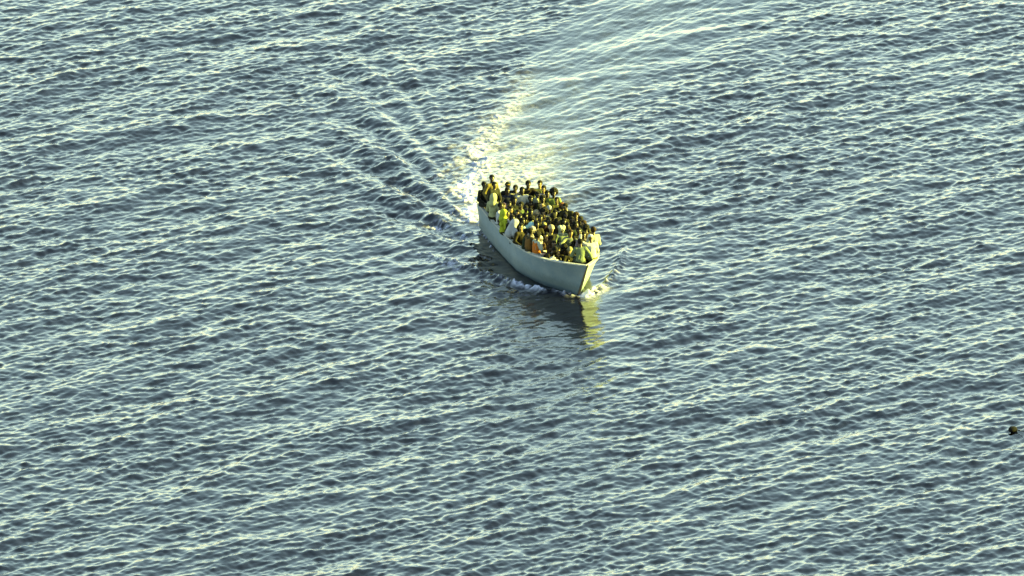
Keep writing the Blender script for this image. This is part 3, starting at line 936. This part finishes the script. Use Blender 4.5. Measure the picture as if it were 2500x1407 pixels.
# where everyone is: metres aft of the stem head, metres to port, height of the feet or seat, facing (degrees), pose, size,
# (top colour, worn on the head, its colour, skin, sleeve, trousers, vest), description
PEOPLE = [
    (9.80, -1.17, 0.55, 215, 'stand_steer', 1.133, ((.085,.07,.02),'short_hair','black',0,'long',(.05,.05,.06),None), 'tall person in an olive-yellow jacket standing at the stern, highest head in the boat'),
    (10.35, -1.37, 1.12, 220, 'sit', 1.1, ((.018,.018,.020),'short_hair','black',0,'long',(.015,.015,.02),None), 'person in a black jacket on the stern corner, left of the tall standing person'),
    (9.37, -1.18, 0.55, 215, 'stand', 1.034, ((.022,.026,.018),'short_hair','black',1,'long',(.02,.02,.02),None), 'person in a dark jacket with a sunlit face, just right of the tall standing person'),
    (8.71, -1.42, 1.04, 330, 'sit', 1.1, ((.21,.22,.12),'hood',(.21,.22,.12),1,'long',(.02,.02,.02),None), 'person in a pale yellow hooded top sitting on the left side rail near the stern'),
    (9.19, -0.98, 0.86, 20, 'sit_turn_right', 1.045, ((.26,.18,.20),'short_hair','black',0,'long',(.03,.03,.03),None), 'person with dark hair and a pale pink top, right of the pale yellow hood'),
    (10.06, -0.41, 1.02, 190, 'sit_upright', 1.155, ((.02,.02,.025),('knit_cap','headband'),[(.03,.035,.02),(.42,.26,.03)],1,'long',(.02,.02,.02),None), 'person with a bright yellow band round a dark cap at the stern'),
    (9.59, -0.59, 1.02, 200, 'sit', 1.122, ((.015,.020,.065),'short_hair','black',0,'long',(.02,.02,.03),None), 'person in a navy blue top directly in front of the yellow headband'),
    (9.93, -0.16, 1.00, 200, 'sit_turn_right', 1.1, ((.13,.125,.095),'short_hair','black',0,'long',(.02,.02,.02),None), 'person in a cream top with head turned right, left of the white t-shirt'),
    (9.52, 0.01, 1.00, 195, 'sit', 1.133, ((.30,.31,.27),'short_hair','black',0,'short',(.03,.03,.03),None), 'person in a loose white t-shirt sitting among dark clothes near the stern'),
    (10.17, 0.39, 1.08, 195, 'sit_elbows', 1.21, ((.022,.016,.012),'short_hair','black',1,'long',(.03,.025,.02),None), 'broad person in a dark brown jacket with elbows out at the middle of the stern'),
    (10.12, 0.91, 1.05, 205, 'sit_turn_right', 1.1, ((.05,.06,.04),'short_hair','black',2,'long',(.03,.03,.03),None), 'pale-faced person at the right end of the stern, rearmost on that side'),
    (9.73, 0.96, 0.95, 200, 'sit_turn_right', 1.1, ((.03,.035,.11),'short_hair','black',2,'long',(.03,.03,.03),None), 'person in a blue top with a sunlit face at the right end of the stern'),
    (9.40, 1.01, 0.86, 200, 'sit', 1.078, ((.03,.028,.014),'short_hair','black',1,'long',(.02,.02,.02),None), 'person in a dark olive top between the blue top and the large afro'),
    (9.00, 1.18, 0.92, 190, 'sit', 1.155, ((.09,.12,.03),'afro_hair','black',0,'long',(.03,.03,.02),None), 'person with a large round afro and a green top on the right side rail'),
    (8.17, 1.06, 0.95, 205, 'sit_turn_right', 1.045, ((.06,.06,.02),'short_hair','black',1,'long',(.02,.02,.02),None), 'dark-haired person directly in front of the green top and large afro'),
    (7.35, 1.05, 0.88, 200, 'sit', 1.1, ((.03,.03,.02),'curly_hair','red',1,'long',(.03,.03,.02),None), 'person with curly reddish hair on the right side rail below the large afro'),
    (7.00, 1.43, 1.03, 160, 'sit_lean_side', 1.1, ((.055,.055,.022),'short_hair','black',0,'long',(.04,.04,.03),None), 'person in olive leaning over on the right rail, head against the open water'),
    (6.00, 1.26, 0.86, 180, 'sit', 1.1, ((.035,.03,.018),'curly_hair','brown',1,'long',(.03,.03,.02),None), 'brown-haired person in front of the leaning olive figure on the right side'),
    (5.49, 1.29, 0.86, 175, 'sit_turn_right', 1.1, ((.03,.035,.02),'short_hair','black',0,'long',(.02,.02,.02),None), 'second dark head down the right side from the leaning olive figure'),
    (4.91, 1.26, 0.86, 175, 'sit_turn_right', 1.1, ((.04,.04,.02),'short_hair','brown',2,'long',(.03,.03,.02),None), 'person with a bright sunlit face on the right side, behind the raised hand'),
    (4.19, 1.17, 0.86, 20, 'sit', 1.1, ((.04,.028,.018),'curly_hair','black',0,'long',(.03,.03,.02),None), 'person with thick black hair just right of the raised hand'),
    (2.55, 1.02, 1.20, 38, 'sit', 1.166, ((.20,.21,.15),'short_hair','brown',1,'long',(.09,.085,.03),None), 'person in a white and yellow top on the right rail, behind the white cap'),
    (1.27, 0.58, 1.33, 25, 'sit_wave', 1.1, ((.26,.27,.27),'cap',(.34,.35,.36),1,'long',(.10,.095,.03),None), 'person in a white cap and white top raising one arm'),
    (1.15, 0.05, 1.25, 8, 'sit_prop', 1.1, ((.075,.10,.06),'short_hair','black',1,'long',(.05,.06,.05),None), 'person in plain sage green perched on the bow, back to the viewer'),
    (4.12, 0.43, 0.86, 195, 'sit_elbows', 1.1, ((.13,.15,.10),'short_hair','brown',2,'long',(.04,.04,.03),None), 'person in a pale green shirt bending forward in the middle of the bow'),
    (4.41, 0.18, 0.86, 200, 'sit', 1.1, ((.10,.13,.08),'heart_wrap',(.24,.27,.22),1,'long',(.05,.06,.04),None), 'person in a pale lumpy head wrap, left of the bending pale green shirt'),
    (4.36, -0.27, 0.86, 210, 'sit', 1.188, ((.015,.014,.016),'knit_cap',(.20,.17,.12),2,'long',(.02,.02,.02),None), 'person in a black jacket and beige cap with a sunlit face'),
    (4.13, -0.52, 0.72, 205, 'sit_turn_right', 1.1, ((.06,.04,.018),'short_hair','black',2,'long',(.03,.02,.02),None), 'person in a brown top with a yellow-lit face, right of the white headscarf'),
    (3.79, -0.91, 0.72, 215, 'sit', 1.1, ((.05,.022,.010),'headscarf',(.24,.25,.27),1,'short',(.04,.03,.02),None), 'person in a bright white headscarf beside the orange life vest'),
    (3.31, -1.15, 0.95, 300, 'sit', 1.155, ((.22,.24,.21),'curly_hair','black',1,'short',(.32,.33,.31),(.30,.09,.012)), 'person in a white t-shirt with an orange life vest on the left rail'),
    (4.29, -1.07, 0.86, 215, 'sit', 1.188, ((.04,.04,.04),'hood',(.22,.20,.20),0,'long',(.03,.03,.03),None), 'person in a light grey hood just behind the orange life vest'),
    (3.83, -1.30, 0.98, 300, 'sit', 1.155, ((.065,.045,.018),'short_hair','black',0,'long',(.04,.03,.02),(.10,.05,.012)), 'person in a brown jacket with an orange edge on the left rail'),
    (4.39, -1.22, 0.85, 250, 'sit_upright', 1.1, ((.028,.045,.030),'short_hair','black',0,'long',(.015,.02,.018),None), 'person in a patterned dark green top on the left rail, left of the brown jacket'),
    (5.15, -1.28, 0.86, 215, 'sit_turn_right', 1.1, ((.035,.03,.014),'short_hair','black',2,'long',(.02,.02,.02),None), 'person with a sunlit yellow face just behind the patterned dark green top'),
    (5.96, -1.27, 0.86, 215, 'sit_turn_right', 1.078, ((.04,.035,.014),'short_hair','black',2,'long',(.02,.02,.02),None), 'person with a sunlit profile right of the white shawl, upper of two such faces'),
    (5.81, -1.40, 0.80, 286, 'sit', 1.122, ((.22,.23,.25),'cloth_over_head',(.24,.25,.27),0,'long',(.02,.022,.02),None), 'person with a white shawl over the head bending forward on the left rail'),
    (6.86, -1.52, 0.95, 290, 'sit_turn_right', 1.078, ((.21,.24,.014),'hood',(.20,.24,.02),1,'long',(.03,.03,.01),None), 'person in a fluorescent yellow-green hooded top on the left rail'),
    (6.92, -1.41, 0.88, 286, 'sit', 1.1, ((.23,.24,.27),'short_hair','black',0,'long',(.03,.03,.04),None), 'bent person in a white shirt on the left rail, between the two yellow hoods'),
    (8.04, -1.35, 0.92, 250, 'sit', 1.078, ((.30,.31,.34),'short_hair','black',0,'short',(.02,.02,.03),None), 'dark-haired person in a white and navy top next to the pale yellow hood'),
    (8.78, -1.21, 0.72, 200, 'sit', 1.1, ((.02,.018,.014),'short_hair','black',0,'long',(.02,.02,.02),None), 'dark head behind the bent person in the white shirt'),
    (8.16, -1.16, 0.86, 200, 'sit', 1.078, ((.06,.05,.02),'short_hair','brown',1,'long',(.02,.02,.02),None), 'brown-haired person directly behind the fluorescent yellow hood'),
    (7.55, -1.01, 0.86, 210, 'sit_turn_right', 1.1, ((.03,.026,.014),'short_hair','black',2,'long',(.02,.02,.02),None), 'person with a thin sunlit profile, two heads right of the fluorescent yellow hood'),
    (7.11, -1.27, 0.86, 215, 'sit_turn_right', 1.045, ((.03,.03,.016),'short_hair','black',2,'long',(.02,.02,.02),None), 'small sunlit face immediately right of the fluorescent yellow hood'),
    (8.37, -0.85, 0.86, 190, 'sit', 1.078, ((.018,.03,.026),'short_hair','black',0,'long',(.02,.02,.02),None), 'person in a dark teal top in front of the navy blue top'),
    (8.81, -0.51, 0.86, 195, 'sit', 1.1, ((.020,.026,.022),'short_hair','black',0,'long',(.02,.02,.02),None), 'person in a dark green jacket right of the navy blue top'),
    (7.09, -0.85, 0.86, 200, 'sit_turn_right', 1.078, ((.03,.026,.012),'short_hair','black',2,'long',(.02,.02,.02),None), 'person with a small bright cheek left of the middle of the crowd'),
    (8.05, -0.45, 0.86, 200, 'sit_turn_right', 1.1, ((.06,.085,.035),'short_hair','black',0,'long',(.02,.02,.02),None), 'dark head with a light green shoulder below the white t-shirt at the stern'),
    (8.80, 0.16, 0.86, 195, 'sit', 1.1, ((.022,.016,.010),'short_hair','black',0,'long',(.02,.02,.02),None), 'person in dark brown directly below the broad brown jacket at the stern'),
    (9.65, 0.48, 0.72, 200, 'sit_bent', 1.1, ((.08,.09,.055),'headscarf',(.15,.16,.11),1,'long',(.03,.03,.03),None), 'person in a grey-green head cloth in the rear half of the crowd'),
    (9.34, 0.60, 0.86, 190, 'sit', 1.078, ((.022,.022,.014),'short_hair','black',0,'long',(.02,.02,.02),None), 'dark head below and left of the blue top at the stern'),
    (8.73, 0.64, 0.86, 195, 'sit', 1.078, ((.03,.035,.018),'curly_hair','black',0,'long',(.02,.02,.02),None), 'dark curly head in front of the olive top, behind the sunlit forehead'),
    (7.39, 0.21, 0.86, 200, 'crouch_look', 1.21, ((.12,.11,.12),'headband',(.08,.06,.03),2,'long',(.03,.03,.03),None), 'person with a bright sunlit forehead above the big dark hair in mid crowd'),
    (7.22, 0.47, 0.86, 200, 'sit', 1.1, ((.10,.11,.11),'knit_cap',(.17,.19,.20),1,'long',(.03,.03,.03),None), 'person in a round pale grey cap in the right half of the crowd'),
    (6.62, 0.09, 0.86, 205, 'sit_turn_right', 1.155, ((.035,.026,.012),'afro_hair','black',2,'long',(.02,.02,.02),None), 'person with big dark hair and a streak of sun on the face, in mid crowd'),
    (6.68, -0.22, 0.86, 205, 'sit_turn_right', 1.1, ((.06,.055,.03),'hood',(.16,.14,.09),2,'long',(.03,.03,.03),None), 'person with a bright yellow face framed by a tan hood in mid crowd'),
    (7.09, -0.32, 0.86, 195, 'sit', 1.078, ((.02,.016,.012),'short_hair','black',0,'long',(.02,.02,.02),None), 'dark head immediately left of the bright yellow face in the tan hood'),
    (7.58, -0.39, 0.86, 200, 'sit', 1.078, ((.03,.026,.014),'short_hair','black',0,'long',(.02,.02,.02),None), 'dark head between the light green shoulder and the tan hood'),
    (5.83, -0.54, 0.86, 10, 'sit_bent', 1.155, ((.10,.085,.06),'curly_hair','black',0,'long',(.03,.02,.02),None), 'large dark dome of hair with a tan collar above the pale blue headband'),
    (5.98, -0.25, 0.90, 200, 'sit', 1.1, ((.024,.024,.014),'short_hair','black',0,'long',(.02,.02,.02),None), 'dark head below the streak of sun in mid crowd, left of the reddish-brown tops'),
    (5.69, 0.03, 0.86, 195, 'sit', 1.1, ((.055,.024,.014),'short_hair','black',0,'long',(.03,.02,.02),None), 'person in a reddish-brown top in mid crowd, above the beige cap'),
    (6.61, 0.54, 0.86, 200, 'sit', 1.1, ((.02,.026,.016),'short_hair','black',0,'long',(.02,.02,.02),None), 'person in very dark green right of the big sunlit hair in mid crowd'),
    (7.67, 1.00, 0.86, 180, 'sit_bent', 1.1, ((.022,.018,.012),('short_hair','headband'),['black',(.26,.25,.20)],0,'long',(.02,.02,.02),None), 'person with a thin pale headband in front of the curly reddish hair'),
    (6.23, 0.85, 0.86, 200, 'sit', 1.1, ((.045,.042,.02),'short_hair','black',0,'long',(.02,.02,.02),None), 'dark head in olive under the arm of the leaning olive figure'),
    (5.61, 0.95, 0.86, 195, 'sit', 1.078, ((.024,.03,.018),'short_hair','black',0,'long',(.02,.02,.02),None), 'dark head left of the brown-haired person on the right side'),
    (5.42, 0.57, 0.86, 200, 'sit', 1.078, ((.045,.03,.016),'short_hair','black',0,'long',(.02,.02,.02),None), 'dark-haired person in brown behind the pale lumpy head wrap'),
    (5.46, 0.32, 0.86, 190, 'sit_turn_left', 1.1, ((.05,.03,.016),'short_hair','black',1,'long',(.03,.02,.02),None), 'person in warm brown behind the pale lumpy head wrap and to its left'),
    (6.40, 0.25, 0.86, 200, 'crouch_down', 1.32, ((.03,.028,.016),'short_hair','black',0,'long',(.02,.02,.02),None), 'bowed dark head above the reddish-brown top in mid crowd'),
    (6.37, -0.13, 0.72, 200, 'sit_bent', 1.1, ((.13,.12,.07),'cap',(.16,.15,.09),1,'long',(.03,.03,.02),None), 'person in a dull khaki cap and top left of the beige cap'),
    (5.33, -0.57, 0.86, 200, 'sit', 1.1, ((.022,.018,.010),'short_hair','black',0,'long',(.02,.02,.02),None), 'dark head right of the pale blue headband'),
    (5.85, -0.83, 0.86, 205, 'sit_bent', 1.155, ((.022,.020,.014),('short_hair','headscarf'),['black',(.20,.34,.38)],0,'long',(.02,.02,.02),None), 'person under a pale blue cloth in the front left of the crowd'),
    (6.07, -0.98, 0.86, 200, 'sit_reach', 1.078, ((.05,.045,.026),'short_hair','black',0,'long',(.02,.02,.02),None), 'person with an outstretched arm right of the two sunlit profiles'),
    (6.60, -0.68, 0.86, 200, 'sit', 1.078, ((.026,.024,.014),'short_hair','black',0,'long',(.02,.02,.02),None), 'dark head left of the tan-collared dome of hair'),
    (6.50, -0.94, 0.86, 195, 'sit', 1.078, ((.03,.02,.016),'short_hair','black',0,'long',(.02,.02,.02),None), 'dark head in maroon right of the white shawl, one row back'),
    (6.47, -1.28, 0.86, 215, 'sit', 1.078, ((.022,.02,.012),'short_hair','black',0,'long',(.02,.02,.02),None), 'dark head between the fluorescent yellow hood and the white shawl, one row in'),
    (5.63, -1.24, 0.86, 210, 'sit_bent', 1.045, ((.03,.03,.02),'cap',(.18,.24,.28),1,'long',(.02,.02,.02),None), 'person in a small light blue cap behind the brown jacket on the left rail'),
    (4.89, 0.57, 0.86, 200, 'sit', 1.078, ((.02,.028,.02),'short_hair','black',0,'long',(.02,.02,.02),None), 'dark head directly behind the bending pale green shirt'),
    (4.83, 0.88, 0.86, 200, 'sit_turn_left', 1.1, ((.05,.07,.06),'short_hair','black',1,'long',(.03,.03,.03),None), 'person in a teal-grey top right of the dark head behind the pale green shirt'),
    (4.01, 0.77, 0.86, 200, 'sit', 1.1, ((.022,.022,.016),'short_hair','black',0,'long',(.02,.02,.02),None), 'dark figure left of the raised hand, behind the sage green top'),
    (3.51, 0.85, 0.86, 180, 'sit_reach', 1.1, ((.16,.12,.13),'short_hair','black',1,'long',(.03,.03,.02),None), 'person in a faded pink sleeve between the sage green top and the raised arm'),
    (3.20, 0.78, 0.55, 170, 'crouch', 1.21, ((.024,.024,.016),'short_hair','black',0,'long',(.02,.02,.02),None), 'dark crouching figure between the sage green top and the white cap'),
    (3.02, -0.55, 0.72, 205, 'crouch_look', 1.1, ((.055,.026,.012),'short_hair','black',1,'long',(.03,.02,.02),None), 'person in rusty brown below the black jacket and beige cap'),
    (3.08, -0.18, 0.72, 195, 'sit_bent', 1.155, ((.028,.02,.012),'curly_hair','black',0,'long',(.03,.02,.02),None), 'large dark bowed head in front of the bending pale green shirt'),
    (2.63, -0.49, 0.55, 215, 'crouch_look', 1.1, ((.04,.03,.014),'short_hair','black',2,'long',(.03,.02,.02),None), 'small sunlit face low in the bow, left of the large bowed head'),
    (2.54, -0.03, 0.55, 200, 'crouch_look', 1.1, ((.03,.026,.014),'knit_cap',(.12,.11,.06),2,'long',(.02,.02,.02),None), 'small sunlit face low in the bow, left of the sage green top'),
    (2.84, -0.83, 0.72, 230, 'crouch_down', 1.1, ((.045,.028,.014),'short_hair','black',0,'long',(.02,.02,.02),None), 'bowed person in dark brown low in the bow behind the white bundle'),
    (3.04, -0.84, 0.55, 240, 'crouch', 1.1, ((.04,.022,.010),'short_hair','brown',1,'long',(.02,.02,.02),None), 'brown figure low beside the rail, in front of the white headscarf'),
]
for a_, b_, z_, yaw_, pose_, size_, look, label_ in PEOPLE:
    top_, wear_, wcol_, skin_, slv_, legs_, vest_ = look
    x_, y_ = bw(a_, b_)
    person(x_, y_, z_, R(yaw_), pose_, label_, top_, wear_, wcol_, skin_, slv_, legs_, size_, vest=vest_)

# ---------------------------------------------------------------- a small dark clump adrift
def drift(name, x, y, seed, label, cat, n=9, spread=(.55, .9)):
    r_ = np.random.default_rng(seed)
    pr = []
    for _ in range(n):
        c = r_.normal(size=3) * [spread[0] * .35, spread[1] * .35, .03]
        pr.append(ell(c, (r_.uniform(.10, .24), r_.uniform(.12, .30), r_.uniform(.04, .09)), I3, .06))
        d = r_.normal(size=3) * [.25, .3, .04]
        pr.append(cap(c, c + d, .03, .012, .03))
    me = mesh_from(name, Field(pr, .03, .05, .06).mesh())
    o = link_mesh(name, me, mat('wet_black', (.002, .002, .002), .9, .4, 20, .05, .3))
    i, j = np.argmin(np.abs(xs - x)), np.argmin(np.abs(ys - y))
    o.location = (x, y, float(Z[i, j]) + .03)
    tag(o, label, cat)
drift('floating_debris', 18.85, -18.4, 4, 'small black clump floating on the waves near the right edge', 'debris', 2, (.2, .4))

def bundle(a, b, z, seed, r0, color, label):
    """a crumpled cloth lump"""
    r_ = np.random.default_rng(seed)
    pr = []
    for _ in range(7):
        c = r_.normal(size=3) * [r0 * .6, r0 * .6, r0 * .25]
        pr.append(ell(c, (r_.uniform(.5, .9) * r0, r_.uniform(.4, .8) * r0, r_.uniform(.3, .5) * r0), I3, .02))
    for _ in range(8):
        c = r_.normal(size=3) * r0 * .5; d = r_.normal(size=3) * r0 * .6
        pr.append(cap(c, c + d, .022, .010, .02))
    o = link_mesh('cloth_bundle', mesh_from('cloth_bundle', Field(pr, .014, .02, .04).mesh()), cloth(color))
    o.location = (*bw(a, b), z)
    tag(o, label, 'cloth', None)
bundle(2.15, -.78, 1.17, 3, .15, (.30, .31, .34), 'crumpled white cloth bundle held low beside the left rail near the bow')
bundle(1.35, -.42, 1.20, 5, .09, (.30, .30, .31), 'small white rag low inside the bow, left of the sage green top')
